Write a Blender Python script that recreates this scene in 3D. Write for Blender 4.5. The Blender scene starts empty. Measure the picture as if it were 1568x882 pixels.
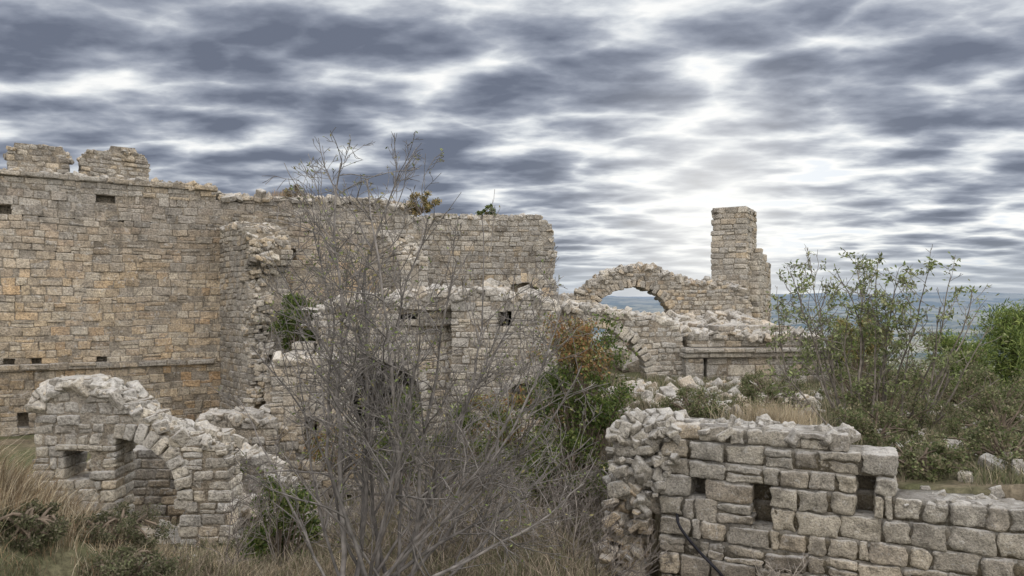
import bpy, math, random
import numpy as np
from mathutils import Vector
RS=np.random.RandomState
F=1132.0
# ---------------------------------------------------------------- utils
def sm(a,b,x):
    t=np.clip((x-a)/(b-a),0,1); return t*t*(3-2*t)
_k=RS(5)
KD=_k.normal(size=(3,6,3)); KD/=np.linalg.norm(KD,axis=2,keepdims=True); KD*=_k.uniform(.6,2.2,(3,6,1)); KP=_k.uniform(0,6.28,(3,6))
def vnoise(P,f):
    out=np.empty(P.shape)
    for a in range(3):
        acc=0
        for i in range(6):
            acc=acc+np.sin((P@KD[a,i])*f+KP[a,i])
        out[...,a]=acc/3.0
    return out
def n2(x,y,f):
    P=np.stack([x,y,0*x],-1); return vnoise(P,f)[...,0]
class MB:
    def __init__(s): s.v=[];s.f=[];s.c=[];s.n=0
    def add(s,V,Fc,C):
        V=np.asarray(V,float).reshape(-1,3)
        s.v.append(V); s.f.append(np.asarray(Fc,int)+s.n)
        C=np.asarray(C,float)
        if C.ndim==1: C=np.tile(C,(len(V),1))
        s.c.append(C); s.n+=len(V)
    def build(s,name,mat,smooth=False):
        V=np.concatenate(s.v); C=np.concatenate(s.c)
        tot=np.concatenate([np.full(len(f),f.shape[1]) for f in s.f]); loops=np.concatenate([f.ravel() for f in s.f])
        me=bpy.data.meshes.new(name); me.vertices.add(len(V)); me.vertices.foreach_set('co',V.ravel())
        me.loops.add(len(loops)); me.loops.foreach_set('vertex_index',loops)
        me.polygons.add(len(tot)); st=np.concatenate([[0],np.cumsum(tot)[:-1]])
        me.polygons.foreach_set('loop_start',st); me.polygons.foreach_set('loop_total',tot)
        me.polygons.foreach_set('use_smooth',np.full(len(tot),smooth))
        a=me.color_attributes.new('col','FLOAT_COLOR','POINT')
        a.data.foreach_set('color',np.concatenate([C,np.ones((len(C),1))],1).ravel())
        me.update(calc_edges=True)
        me.materials.append(mat)
        o=bpy.data.objects.new(name,me); bpy.context.scene.collection.objects.link(o); return o
_T={}
def tmpl(n):
    if n in _T: return _T[n]
    idx={};L=[]
    def g(*p):
        if p not in idx: idx[p]=len(L); L.append(p)
        return idx[p]
    Fc=[]
    for ax in range(3):
        b,c=(ax+1)%3,(ax+2)%3
        for side in (0,n):
            for i in range(n):
                for j in range(n):
                    q=[]
                    for di,dj in ((0,0),(1,0),(1,1),(0,1)):
                        p=[0,0,0];p[ax]=side;p[b]=i+di;p[c]=j+dj;q.append(g(*p))
                    if side==0:q=q[::-1]
                    Fc.append(q)
    _T[n]=(np.array(L),np.array(Fc)); return _T[n]
def blocks(mb,C,R,H,r,n,amp,freq,col,rng):
    C=np.asarray(C,float);N=len(C)
    if N==0:return
    H=np.asarray(H,float); R=np.asarray(R,float)
    if R.ndim==2: R=np.tile(R,(N,1,1))
    I,Fc=tmpl(n)
    if n==1:
        Lc=(I[None]*2-1)*H[:,None,:]
    else:
        rr=np.minimum(np.broadcast_to(r,(N,))[:,None],.48*H.min(1,keepdims=True))[:,None,:]
        Hi=H[:,None,:]-rr
        t=(I-1)/(n-2)*2-1
        p=t[None]*Hi
        p=np.where(I[None]==0,-H[:,None,:],np.where(I[None]==n,H[:,None,:],p))
        inn=np.clip(p,-Hi,Hi); off=p-inn; ln=np.linalg.norm(off,axis=2,keepdims=True)
        Lc=inn+off/np.maximum(ln,1e-9)*np.minimum(ln,rr)
    P=C[:,None,:]+np.einsum('nvk,nkj->nvj',Lc,R)
    if amp>0:
        ph=rng.uniform(0,50,(N,1,3))
        P=P+amp*vnoise(P+ph,freq)
        if n>4: P=P+amp*.45*vnoise(P+ph,freq*3.1)
    V=len(I); Fa=(Fc[None]+(np.arange(N)*V)[:,None,None]).reshape(-1,4)
    mb.add(P.reshape(-1,3),Fa,np.repeat(np.asarray(col),V,0))
TAN=(.47,.385,.27);GREY=(.385,.355,.302);PALE=(.5,.455,.37);DARK=(.23,.205,.17);ORG=(.47,.345,.215);LG=(.46,.438,.392)
def pick(rng,N,pal):
    cs=np.array([p[0] for p in pal]);w=np.array([p[1] for p in pal],float);w/=w.sum()
    i=rng.choice(len(pal),N,p=w);j=rng.choice(len(pal),N,p=w);t=rng.uniform(.2,.5,(N,1))
    return (cs[i]*(1-t)+cs[j]*t)*rng.uniform(.8,1.14,(N,1))*.97
WARM=[(TAN,5),(GREY,2.5),(PALE,3),(DARK,.35),(ORG,.8)]
COOL=[(GREY,5),(PALE,2),(TAN,1.5),(DARK,1),(LG,1.5)]
LIGHT=[(PALE,4),(LG,4),(TAN,1.5),(GREY,2)]
MIXD=[(GREY,4),(TAN,2.5),(PALE,2),(DARK,.7),(ORG,.3),(LG,1.3)]
class Wall:
    def __init__(s,mb,O,u,seed=0,pal=WARM,r=.022,n=3,amp=.018,freq=7.):
        s.mb=mb;s.O=np.array(O,float);u=np.array(u,float);s.u=u/np.linalg.norm(u)
        s.n=np.array([s.u[1],-s.u[0]]);s.rng=RS(seed);s.pal=pal;s.r=r;s.nn=n;s.amp=amp;s.fr=freq
        s.R=np.array([[s.u[0],s.u[1],0],[-s.n[0],-s.n[1],0],[0,0,1.]])
    def S(s,px):
        k=(px-784)/F; return (k*s.O[1]-s.O[0])/(s.u[0]-k*s.u[1])
    def Z(s,py,S): return (470-py)/F*(s.O[1]+s.u[1]*S)
    def prof(s,pts):
        a=[(s.S(p[0]),s.Z(p[1],s.S(p[0]))) for p in pts]; a.sort(); return np.array([q[0] for q in a]),np.array([q[1] for q in a])
    def edge(s,pts):
        a=[(s.Z(p[1],s.S(p[0])),s.S(p[0])) for p in pts]; a.sort(); return np.array([q[0] for q in a]),np.array([q[1] for q in a])
    def rect(s,x0,y0,x1,y1):
        a,b=s.S(x0),s.S(x1);m=(a+b)/2;z1,z0=s.Z(y0,m),s.Z(y1,m)
        return lambda S,z:(S>a)&(S<b)&(z>z0)&(z<z1)
    def arch(s,cx,cy,R,th,zb=-9):
        c=s.S(cx);z0=s.Z(cy,c)
        return lambda S,z:(((S-c)**2+(z-z0)**2<(R+th*.5)**2)&(z>=z0))|((abs(S-c)<R)&(z<z0)&(z>zb))
    def ring(s,cx,cy,R,th,a0=0,a1=180,thick=.8,k=None,pal=None,proud=.03,jit=.02):
        c=s.S(cx);z0=s.Z(cy,c);rng=s.rng
        k=k or max(5,int(abs(math.radians(a1-a0))*R/.2)); an=np.radians(np.linspace(a0,a1,k+1));am=(an[:-1]+an[1:])/2;da=abs(an[1]-an[0])
        N=len(am);C=[];R3=[];H=[]
        for a in am:
            rt=R+th/2+rng.uniform(-jit,jit);S=c+math.cos(a)*rt;z=z0+math.sin(a)*rt
            p=s.O+s.u*S-s.n*(thick/2-proud)
            C.append((p[0],p[1],z));ta=-math.sin(a);tb=math.cos(a)
            R3.append([[s.u[0]*ta,s.u[1]*ta,tb],[-s.n[0],-s.n[1],0],[s.u[0]*tb,s.u[1]*tb,-ta]])
            H.append(((R+th/2)*da/2-.006,thick/2+rng.uniform(0,.03),th/2*rng.uniform(.85,1.25)))
        blocks(s.mb,C,R3,H,s.r,s.nn,s.amp,s.fr,pick(rng,N,pal or s.pal),rng)
    def build(s,z0,top,thick=.8,s0=None,s1=None,ch=(.26,.34),bl=(.34,.7),holes=(),left=None,right=None,back=True,gap=.009,jag=.06,front=.4,off=0.,miss=0.0,fillcol=None,zmax=None,tint=None,solid=False,wob=.02,split=.1,rec=.025):
        rng=s.rng;ts,tz=top
        s0=ts[0] if s0 is None else s0;s1=ts[-1] if s1 is None else s1
        z=z0;C=[];H=[];FC=[];FH=[];ST=.04;smp=np.arange(s0,s1,ST)+ST/2
        fd=min(front,thick/2);ph=rng.uniform(0,6,3)
        def runs(ok):
            d=np.diff(np.concatenate([[0],ok.astype(int),[0]]))
            return [(smp[0]-ST/2+a*ST,smp[0]-ST/2+b*ST) for a,b in zip(np.where(d==1)[0],np.where(d==-1)[0])]
        while z<tz.max():
            h=rng.uniform(*ch);zc=z+h/2
            if zmax is not None and z>=zmax-.02:break
            if zmax is not None and z+h>zmax-.08: h=zmax-z;zc=z+h/2
            ok=np.interp(smp,ts,tz)+np.interp(smp,np.arange(s0,s1+.5,.35),rng.uniform(-jag,jag,len(np.arange(s0,s1+.5,.35))))>zc
            if left is not None: ok&=smp>np.interp(zc,left[0],left[1])+rng.uniform(-jag,jag)*1.5
            if right is not None: ok&=smp<np.interp(zc,right[0],right[1])+rng.uniform(-jag,jag)*1.5
            if solid:
                for A,B in runs(ok):
                    if B-A>.25: FC.append(((A+B)/2,thick/2+fd*.45,zc-.012));FH.append(((B-A)/2-.05,thick/2-.045-fd*.45,h/2))
            for hf in holes: ok&=~hf(smp,zc)
            for A,B in runs(ok):
                L=B-A
                if L<.12: continue
                ls=[]
                while sum(ls)<L-.5*bl[0]:
                    q=rng.rand(); ls.append(bl[0]*.6 if q<.08 else rng.uniform(*bl))
                if not ls: ls=[L]
                ls=np.array(ls)*L/sum(ls);x=A
                for l in ls:
                    if rng.rand()>=miss:
                        o=rng.normal()*.013
                        hl_=h/2-gap*rng.uniform(.3,1.6);wl=l/2-gap*rng.uniform(.4,1.8);zo=zc+rng.normal()*.004
                        if rng.rand()<split and h>.16:
                            f=rng.uniform(.35,.65)
                            C.append((x+l/2,fd/2+o,zc-h/2+h*f/2));H.append((wl,fd/2,h*f/2-gap*.7))
                            C.append((x+l/2,fd/2-o,zc+h/2-h*(1-f)/2));H.append((wl,fd/2,h*(1-f)/2-gap*.7))
                        else:
                            C.append((x+l/2,fd/2+o,zo));H.append((wl,fd/2,hl_))
                        if back: C.append((x+l/2,thick-fd/2+o,zc));H.append((l/2-gap,fd/2,h/2-gap))
                    x+=l
                if L>.25:
                    q=rng.uniform(.0,.01);FC.append(((A+B)/2,thick/2,zc));FH.append((L/2-.04,thick/2-rec-q,h/2))
            z+=h
        def w(C,wb):
            C=np.array(C);p=s.O[None]+s.u[None]*C[:,:1]-s.n[None]*(C[:,1:2]-off)
            zw=C[:,2:]+wb*(np.sin(C[:,:1]*.9+ph[0])+.6*np.sin(C[:,:1]*2.3+ph[1]+C[:,2:]*.6))
            return np.concatenate([p,zw],1)
        if zmax is not None: wob=0
        if C:
            col=pick(rng,len(C),s.pal)
            Cn=np.array(C)
            m=1+.14*n2(Cn[:,0],Cn[:,2],.9)[:,None]; col=col*m
            if tint is not None: col=tint(Cn,col)
            blocks(s.mb,w(C,wob),s.R,H,s.r*rng.uniform(.6,1.5,len(C)),s.nn,s.amp,s.fr,col,rng)
        if FC: blocks(s.mb,w(FC,wob*.5),s.R,FH,0,1,0,1,np.tile(np.array(fillcol or (.25,.215,.165)),(len(FC),1)),rng)
    def rubble(s,top,thick,per=9,size=(.06,.17),s0=None,s1=None,lift=.0,spread=.04,pal=None,n=4):
        ts,tz=top;s0=ts[0] if s0 is None else s0;s1=ts[-1] if s1 is None else s1
        N=int((s1-s0)*per*max(thick,.4)/.5);rng=s.rng
        S=rng.uniform(s0,s1,N);d=rng.uniform(.0,thick,N);z=np.interp(S,ts,tz)-.1+lift+abs(rng.normal(size=N))*spread
        p=s.O[None]+s.u[None]*S[:,None]-s.n[None]*d[:,None]
        stones(s.mb,np.concatenate([p,z[:,None]],1),size,rng,pal or s.pal,n=n)
def randrot(rng,N,tilt=1.):
    q=rng.normal(size=(N,4));q[:,1:3]*=tilt;q/=np.linalg.norm(q,axis=1,keepdims=True);w,x,y,z=q.T
    return np.stack([np.stack([1-2*(y*y+z*z),2*(x*y-z*w),2*(x*z+y*w)],1),np.stack([2*(x*y+z*w),1-2*(x*x+z*z),2*(y*z-x*w)],1),np.stack([2*(x*z-y*w),2*(y*z+x*w),1-2*(x*x+y*y)],1)],1)
def stones(mb,P,size,rng,pal,n=4,tilt=.35):
    N=len(P);sz=rng.uniform(size[0],size[1],(N,1))*np.stack([rng.uniform(.8,1.5,N),rng.uniform(.7,1.2,N),rng.uniform(.4,.75,N)],1)
    blocks(mb,P,randrot(rng,N,tilt),sz,sz.min(1)*.38,n,size[1]*.14,2.2/size[1]*.5,pick(rng,N,pal)*.95,rng)
# ---------------------------------------------------------------- materials
def nt(m):
    m.use_nodes=True;t=m.node_tree;t.nodes.clear();return t
class G:
    def __init__(s,t): s.t=t
    def n(s,ty,**k):
        x=s.t.nodes.new(ty)
        for a,b in k.items(): setattr(x,a,b)
        return x
    def l(s,a,b): s.t.links.new(a,b)
    def m(s,op,a,b=None,c=None,clamp=False):
        x=s.t.nodes.new('ShaderNodeMath');x.operation=op;x.use_clamp=clamp
        for i,v in enumerate((a,b,c)):
            if v is None:continue
            if isinstance(v,(int,float)):x.inputs[i].default_value=v
            else:s.l(v,x.inputs[i])
        return x.outputs[0]
    def mix(s,f,a,b,bt='MIX'):
        x=s.t.nodes.new('ShaderNodeMix');x.data_type='RGBA';x.blend_type=bt
        for i,v in ((0,f),(6,a),(7,b)):
            if isinstance(v,(int,float)):x.inputs[i].default_value=v
            elif isinstance(v,tuple):x.inputs[i].default_value=(*v,1) if len(v)==3 else v
            else:s.l(v,x.inputs[i])
        return x.outputs[2]
    def ramp(s,f,st):
        x=s.t.nodes.new('ShaderNodeValToRGB');e=x.color_ramp.elements
        while len(e)<len(st):e.new(.5)
        for q,(p,c) in zip(e,st):
            q.position=p;q.color=(c,c,c,1) if isinstance(c,(int,float)) else (*c,1)
        s.l(f,x.inputs[0]);return x.outputs[0]
    def noise(s,vec,sc,det=5,ro=.55,dist=0):
        x=s.n('ShaderNodeTexNoise');x.inputs['Scale'].default_value=sc;x.inputs['Detail'].default_value=det;x.inputs['Roughness'].default_value=ro;x.inputs['Distortion'].default_value=dist
        s.l(vec,x.inputs['Vector']);return x.outputs[0]
def stone_mat(name,fine=1.,bump=1.,lichen=.5,pit=.35):
    m=bpy.data.materials.new(name);t=nt(m);g=G(t)
    out=g.n('ShaderNodeOutputMaterial');b=g.n('ShaderNodeBsdfPrincipled');b.inputs['Roughness'].default_value=.93;b.inputs['Specular IOR Level'].default_value=.12
    g.l(b.outputs[0],out.inputs[0])
    at=g.n('ShaderNodeAttribute',attribute_name='col');geo=g.n('ShaderNodeNewGeometry');P=geo.outputs['Position']
    big=g.noise(P,.5,4,.6);mid=g.noise(P,3.2*fine,4,.7);fin=g.noise(P,20*fine,3,.75)
    c=g.mix(1.,at.outputs[0],g.ramp(fin,[(.32,.48),(.5,1.),(.7,1.34)]),'MULTIPLY')
    c=g.mix(1.,c,g.ramp(mid,[(.3,.53),(.47,1.),(.7,1.24)]),'MULTIPLY')
    c=g.mix(g.m('MULTIPLY',g.ramp(big,[(.42,0.),(.6,1.)]),.45),c,g.mix(1.,(.345,.33,.295),g.ramp(fin,[(.3,.55),(.7,1.3)]),'MULTIPLY'))
    st=g.noise(P,1.5*fine,5,.78,.6);c=g.mix(g.m('MULTIPLY',g.ramp(st,[(.52,0.),(.64,1.)]),.6),c,(.12,.108,.09))
    sp=g.n('ShaderNodeSeparateXYZ');g.l(geo.outputs['Normal'],sp.inputs[0])
    up=g.ramp(sp.outputs[2],[(.35,0.),(.85,1.)])
    c=g.mix(g.m('MULTIPLY',g.m('MULTIPLY',up,g.ramp(mid,[(.35,.2),(.55,1.)])),lichen),c,(.53,.525,.50))
    c=g.mix(g.m('MULTIPLY',g.ramp(g.noise(P,7*fine,3,.6),[(.6,0.),(.66,1.)]),.42),c,(.49,.48,.45))
    vo=g.n('ShaderNodeTexVoronoi');vo.inputs['Scale'].default_value=24*fine;g.l(P,vo.inputs['Vector'])
    pm=g.m('MULTIPLY',g.ramp(vo.outputs[0],[(.08,1.),(.3,0.)]),g.ramp(mid,[(.4,0.),(.6,1.)]))
    c=g.mix(g.m('MULTIPLY',pm,pit),c,(.09,.08,.065))
    g.l(c,b.inputs['Base Color'])
    h=g.m('ADD',g.m('MULTIPLY',mid,1.1),g.m('MULTIPLY',fin,.65))
    bp=g.n('ShaderNodeBump');bp.inputs['Strength'].default_value=.9*bump;bp.inputs['Distance'].default_value=.09/fine;g.l(h,bp.inputs['Height']);g.l(bp.outputs[0],b.inputs['Normal'])
    return m
def attr_mat(name,rough=.8,trans=0.,var=.3,sc=8):
    m=bpy.data.materials.new(name);t=nt(m);g=G(t);out=g.n('ShaderNodeOutputMaterial');b=g.n('ShaderNodeBsdfPrincipled');b.inputs['Roughness'].default_value=rough;b.inputs['Specular IOR Level'].default_value=.2
    at=g.n('ShaderNodeAttribute',attribute_name='col');geo=g.n('ShaderNodeNewGeometry');f=g.noise(geo.outputs['Position'],sc,1)
    c=g.mix(1.,at.outputs[0],g.ramp(f,[(.3,1-var),(.7,1+var)]),'MULTIPLY');g.l(c,b.inputs['Base Color'])
    if trans:
        tr=g.n('ShaderNodeBsdfTranslucent');g.l(c,tr.inputs[0]);mx=g.n('ShaderNodeMixShader');mx.inputs[0].default_value=trans
        g.l(b.outputs[0],mx.inputs[1]);g.l(tr.outputs[0],mx.inputs[2]);g.l(mx.outputs[0],out.inputs[0])
    else:g.l(b.outputs[0],out.inputs[0])
    return m
M_ST=stone_mat('weathered_limestone',1.,.9);M_STN=stone_mat('near_limestone',2.2,1.,.6,.6)
M_BARK=attr_mat('grey_bark',.85,0,.35,12);M_LEAF=attr_mat('leaves',.55,.35,.3,5);M_GR=attr_mat('dry_grass',.8,.0,.25,3)
# ---------------------------------------------------------------- terrain
def height(x,y,far=True):
    x=np.asarray(x,float);y=np.asarray(y,float)
    z=-2.5-.12*np.clip(y-5,0,11)
    z=z-1.5*sm(.4,2.2,x)*(1-sm(9.5,12.5,y))*sm(3,5,y)
    z=z-.85*(1-sm(-3.5,-2,x))*sm(7.5,10,y)*(1-sm(16,20,y))
    zb=np.clip(-1.3-.66*(x+3.9),-2.75,-1.0)
    z=z+(zb-z)*(1-sm(5.4,7.6,y))*(1-sm(-1.6,-.2,x))
    z=z+(-1.65-z)*(1-sm(.8,2.2,y))*(1-sm(3,5,abs(x)))
    d=(x-1.18)*.446+(y-9.5)*.895
    mk=sm(.12,.45,d)*sm(1.45,2.5,x-.02*(y-9))
    z=z+((-1.95-.03*np.clip(y-10,0,20)+.1*sm(0,4,d-3))-z)*mk
    dc=(x+15.24)*(-.531)+(y-22)*.847
    drop=np.maximum.reduce([np.clip(y-32,0,900)*.3,np.clip(x-15,0,900)*.25,np.clip(dc-2.5,0,900)*.3,np.clip(-y-6,0,900)*.2])
    drop=170*(1-np.exp(-drop/170))
    z=z-drop
    z=z+.06*n2(x,y,1.7)+.05*n2(x+9,y,4.1)
    rr=np.sqrt(x*x+y*y)
    z=z+sm(40,300,rr)*(8*n2(x/60,y/60,1.)+3*n2(x/14,y/14,1.))+sm(900,2600,rr)*34*n2(x/420,y/300,1.)+sm(3800,8500,rr)*(80*n2(x/2600,y/1800,1.)+75*n2(x/900,y/900,1.)+215)
    return z
NX=430;u=np.linspace(-1,1,NX);gx=30*u+16000*u**9;gy=17+30*u+16000*np.sign(u)*np.abs(u)**9
X,Y=np.meshgrid(gx,gy,indexing='xy');Zg=height(X,Y)
V=np.stack([X,Y,Zg],-1).reshape(-1,3)
i=np.arange(NX-1);a=(i[:,None]*NX+i[None,:]).ravel();Fq=np.stack([a,a+1,a+NX+1,a+NX],1)
mb=MB();mb.add(V,Fq,(.2,.16,.1))
m=bpy.data.materials.new('hillside_earth');t=nt(m);g=G(t);out=g.n('ShaderNodeOutputMaterial');b=g.n('ShaderNodeBsdfPrincipled');b.inputs['Roughness'].default_value=.95;b.inputs['Specular IOR Level'].default_value=.1;g.l(b.outputs[0],out.inputs[0])
geo=g.n('ShaderNodeNewGeometry');P=geo.outputs['Position']
a1=g.noise(P,1.3,5,.65);a2=g.noise(P,14,4,.7);a3=g.noise(P,.5,3)
c=g.mix(g.ramp(a1,[(.4,0.),(.6,1.)]),(.13,.11,.075),(.22,.185,.13));c=g.mix(g.ramp(a3,[(.42,0.),(.55,.8)]),c,(.085,.095,.045));c=g.mix(1.,c,g.ramp(a2,[(.3,.5),(.7,1.35)]),'MULTIPLY')
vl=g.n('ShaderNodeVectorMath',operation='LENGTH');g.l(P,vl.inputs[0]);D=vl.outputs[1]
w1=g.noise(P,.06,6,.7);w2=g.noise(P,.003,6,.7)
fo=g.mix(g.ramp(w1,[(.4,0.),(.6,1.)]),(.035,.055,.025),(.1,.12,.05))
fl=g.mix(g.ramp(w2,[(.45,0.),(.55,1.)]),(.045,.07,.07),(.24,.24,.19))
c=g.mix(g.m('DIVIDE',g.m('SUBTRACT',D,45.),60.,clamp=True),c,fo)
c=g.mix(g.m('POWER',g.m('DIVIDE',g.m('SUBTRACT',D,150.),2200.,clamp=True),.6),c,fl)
c=g.mix(g.m('POWER',g.m('DIVIDE',g.m('SUBTRACT',D,2000.),13000.,clamp=True),.6),c,(.155,.205,.27))  # aerial haze painted into the far ground colour by distance
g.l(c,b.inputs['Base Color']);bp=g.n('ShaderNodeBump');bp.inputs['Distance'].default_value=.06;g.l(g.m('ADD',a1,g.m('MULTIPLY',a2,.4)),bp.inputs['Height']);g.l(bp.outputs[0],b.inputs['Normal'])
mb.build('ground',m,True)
# ---------------------------------------------------------------- curtain wall
mb=MB()
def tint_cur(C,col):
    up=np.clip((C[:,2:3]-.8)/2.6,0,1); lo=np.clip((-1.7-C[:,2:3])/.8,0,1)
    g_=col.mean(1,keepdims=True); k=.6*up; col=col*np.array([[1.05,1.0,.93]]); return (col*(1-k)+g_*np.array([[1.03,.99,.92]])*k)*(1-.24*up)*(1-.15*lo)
W=Wall(mb,(-15.24,22),(.847,.531),1,WARM)
top=(np.array([-9,-2,6,6.3,9,11,13.6]),np.array([3.7,3.7,3.7,3.72,3.8,3.95,3.85]))
hl=[W.rect(148,284,178,310),W.rect(-4,312,16,332),W.rect(6,550,22,559),W.rect(48,548,64,557),W.rect(148,540,163,550),W.rect(440,380,454,394),W.rect(28,636,44,652),W.rect(192,596,200,604),W.rect(425,328,434,336)]
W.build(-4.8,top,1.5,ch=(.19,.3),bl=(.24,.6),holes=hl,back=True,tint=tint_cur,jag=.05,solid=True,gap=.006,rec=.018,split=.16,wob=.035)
W2=Wall(mb,(-15.24,22),(.847,.531),11,[(GREY,4),(DARK,1.5),(TAN,2)],r=.03)
W2.build(3.55,(np.array([-9,6.08]),np.array([4.1,4.1])),1.5,ch=(.185,.19),bl=(.3,.6),off=.012,jag=0,zmax=3.925,gap=.006,tint=lambda C,c:c*.9,rec=.018)
W2.build(3.93,(np.array([-9,6.1]),np.array([4.1,4.1])),1.7,ch=(.16,.16),bl=(.35,.8),off=.1,jag=0,wob=0,miss=.04)
W2.rubble((np.array([-9,6.]),np.array([4.12,4.1])),1.4,18,(.05,.14),spread=.06)
W2.rubble((np.array([6,9,11,13.6]),np.array([3.8,3.9,4.04,3.94])),1.3,26,(.06,.18),spread=.06)
W2.build(-1.92,(np.array([-9,6.0]),np.array([-1.7,-1.7])),.5,ch=(.18,.18),bl=(.5,1.1),off=.14,jag=0,back=False)
W2.build(2.98,(np.array([6.2,13]),np.array([3.3,3.3])),.4,ch=(.12,.12),bl=(.25,.6),off=.03,jag=0,back=False,miss=.2)
mb.build('curtain_wall',M_ST)
for k,(x0,x1,y0,y1) in enumerate(((10,107,219,266),(122,229,227,276))):
    mb=MB();W=Wall(mb,(-15.5,22.7),(.847,.531),30+k,[(GREY,4),(TAN,1.5),(DARK,2)],r=.045,amp=.03)
    tp=W.prof([(x0,y0+14),(x0+10,y0+2),(x0+35,y0),(x1-30,y0+1),(x1-10,y0+8),(x1,y0+22)])
    W.build(3.9,tp,1.2,ch=(.12,.2),bl=(.2,.5),jag=.02,rec=.015);W.rubble(tp,1.1,14,(.06,.12),lift=-.04);mb.build('merlon' if k==0 else 'merlon.001',M_ST)
# remnant of a cross wall torn away
mb=MB();W=Wall(mb,(-10.0,25.3),(.62,-.785),3,[(GREY,5),(DARK,1.5),(TAN,1.5),(PALE,1)],r=.03,amp=.02)
tp=(np.array([0,.5,1.8,2.6,3.1]),np.array([2.55,2.75,2.7,2.45,1.9]));W.build(-3.8,tp,1.35,ch=(.15,.22),bl=(.22,.45),right=(np.array([-4,-2,-1,.2,.9,1.5,2.2]),np.array([3.4,3.3,2.9,3.1,2.6,3.15,3.1])),jag=.08,tint=lambda C,c:c*.86)
W.rubble(tp,1.3,16,(.07,.14))
rng=W.rng;N=330;zz=rng.uniform(-3,2.2,N);dd=rng.uniform(0,1.35,N);se=np.interp(zz,[-4,-2,-1,.2,.9,1.5,2.2],[3.35,3.2,2.8,3.0,2.5,3.1,2.9])+.25*np.sin(dd*4)-.1
p=W.O[None]+W.u[None]*se[:,None]-W.n[None]*dd[:,None];stones(mb,np.concatenate([p,zz[:,None]],1),(.07,.15),rng,[(TAN,4),(PALE,3),(GREY,2),(DARK,1)],tilt=.15)
mb.build('torn_wall_remnant',M_ST)
mb=MB();W=Wall(mb,(-5.2,28.4),(.55,-.83),4,COOL,r=.03,amp=.02)
tp=(np.array([0,.7,1.4,2.2]),np.array([2.9,2.75,2.3,1.7]));W.build(-3,tp,1.1,ch=(.15,.22),bl=(.22,.45),jag=.08);W.rubble(tp,1.,16,(.07,.14));mb.build('torn_wall_remnant.001',M_ST)
# cross wall
mb=MB();W=Wall(mb,(-4.75,28.4),(.988,.153),5,[(GREY,5),(LG,2),(PALE,1.5),(DARK,1),(TAN,.5)],r=.028,amp=.018)
tp=W.prof([(604,334),(640,331),(700,330),(780,332),(828,331),(842,345),(853,372),(870,450)])
W.build(-3.5,tp,1.5,ch=(.17,.25),bl=(.25,.5),jag=.05,solid=True,tint=lambda C,c:c*.88,right=W.edge([(832,331),(848,352),(851,395),(846,425),(858,450),(885,470),(900,620)]),holes=[W.arch(802,468,.9,.3,-.6)])
W.ring(802,468,.9,.32,5,175,1.5,pal=[(ORG,2),(TAN,4),(GREY,2)],jit=.05,proud=.0);W.rubble(tp,1.3,16,(.06,.16),s1=W.S(840))
rng=W.rng;N=150;zz=rng.uniform(.3,3.3,N);dd=rng.uniform(0,1.5,N);rt=W.edge([(832,331),(848,352),(851,395),(846,425),(858,450)]);se=np.interp(zz,*rt)-.14
p=W.O[None]+W.u[None]*se[:,None]-W.n[None]*dd[:,None];stones(mb,np.concatenate([p,zz[:,None]],1),(.08,.16),rng,MIXD,tilt=.15)
mb.build('ruined_cross_wall',M_ST)
# free standing arch
mb=MB();W=Wall(mb,(1.2,30),(1,.0),6,MIXD,r=.04,amp=.03)
tp=W.prof([(845,455),(880,456),(903,437),(930,418),(960,410),(988,407),(1010,413),(1035,424),(1062,432),(1098,432),(1135,440),(1150,470)])
W.build(-3.8,tp,1.1,ch=(.13,.2),bl=(.18,.42),jag=.08,holes=[W.arch(968,500,1.62,.34,-2.2)],split=0)
W.ring(968,500,1.62,.3,0,180,1.1,k=30,pal=[(TAN,3),(GREY,4),(DARK,1)],jit=.04,proud=.0);W.rubble(tp,1.,24,(.07,.18),spread=.07)
mb.build('stone_arch',M_ST)
# tower
mb=MB();T=2.1
W=Wall(mb,(8.32,31),(.87,-.49),7,[(GREY,4),(PALE,2),(TAN,2),(DARK,1)],r=.04,amp=.022)
s1=W.S(1142);tz=(np.array([-.02,.3,s1]),np.array([4.0,4.15,4.1]))
W.build(-3,tz,T,s0=0,s1=s1,ch=(.2,.3),bl=(.3,.6),jag=.05,left=(np.array([-3,1.4,1.9,4.2]),np.array([-.35,-.3,.0,.03])));W.rubble(tz,T,10,(.06,.14),lift=-.05)
cn=W.O+W.u*s1
Ws=Wall(mb,tuple(cn),(.49,.87),8,[(GREY,3),(TAN,2),(DARK,2),(PALE,1)],r=.04,amp=.03)
Ws.build(-3,(np.array([.03,1.,T]),np.array([4.0,4.1,3.9])),.5,ch=(.2,.3),bl=(.3,.6),jag=.08,back=False,off=.02)
Wb=Wall(mb,tuple(cn+W.u*.05),(.49,.87),9,[(GREY,3),(TAN,3),(DARK,1),(PALE,2)],r=.04,amp=.03)
Wb.build(-3,(np.array([.4,1.3,2.4,3.4]),np.array([1.9,2.35,2.1,1.7])),.6,ch=(.2,.3),bl=(.3,.5),jag=.08,off=.35)
mb.build('ruined_tower',M_ST)
mb=MB();rng=RS(17);N=500;x=rng.uniform(4.5,9.2,N);y=rng.uniform(24.5,29.4,N);zz=-1.15+.28*(y-24.5)*.55+rng.uniform(-.35,.1,N)
stones(mb,np.stack([x,y,zz],1),(.1,.26),rng,MIXD,tilt=.5)
N=160;x=rng.uniform(4.4,9.4,N);y=rng.uniform(24.5,29.5,N);stones(mb,np.stack([x,y,-1.9+.1*(y-24.5)],1),(.5,.9),rng,MIXD)
mb.build('rubble_mound',M_ST)
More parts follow.
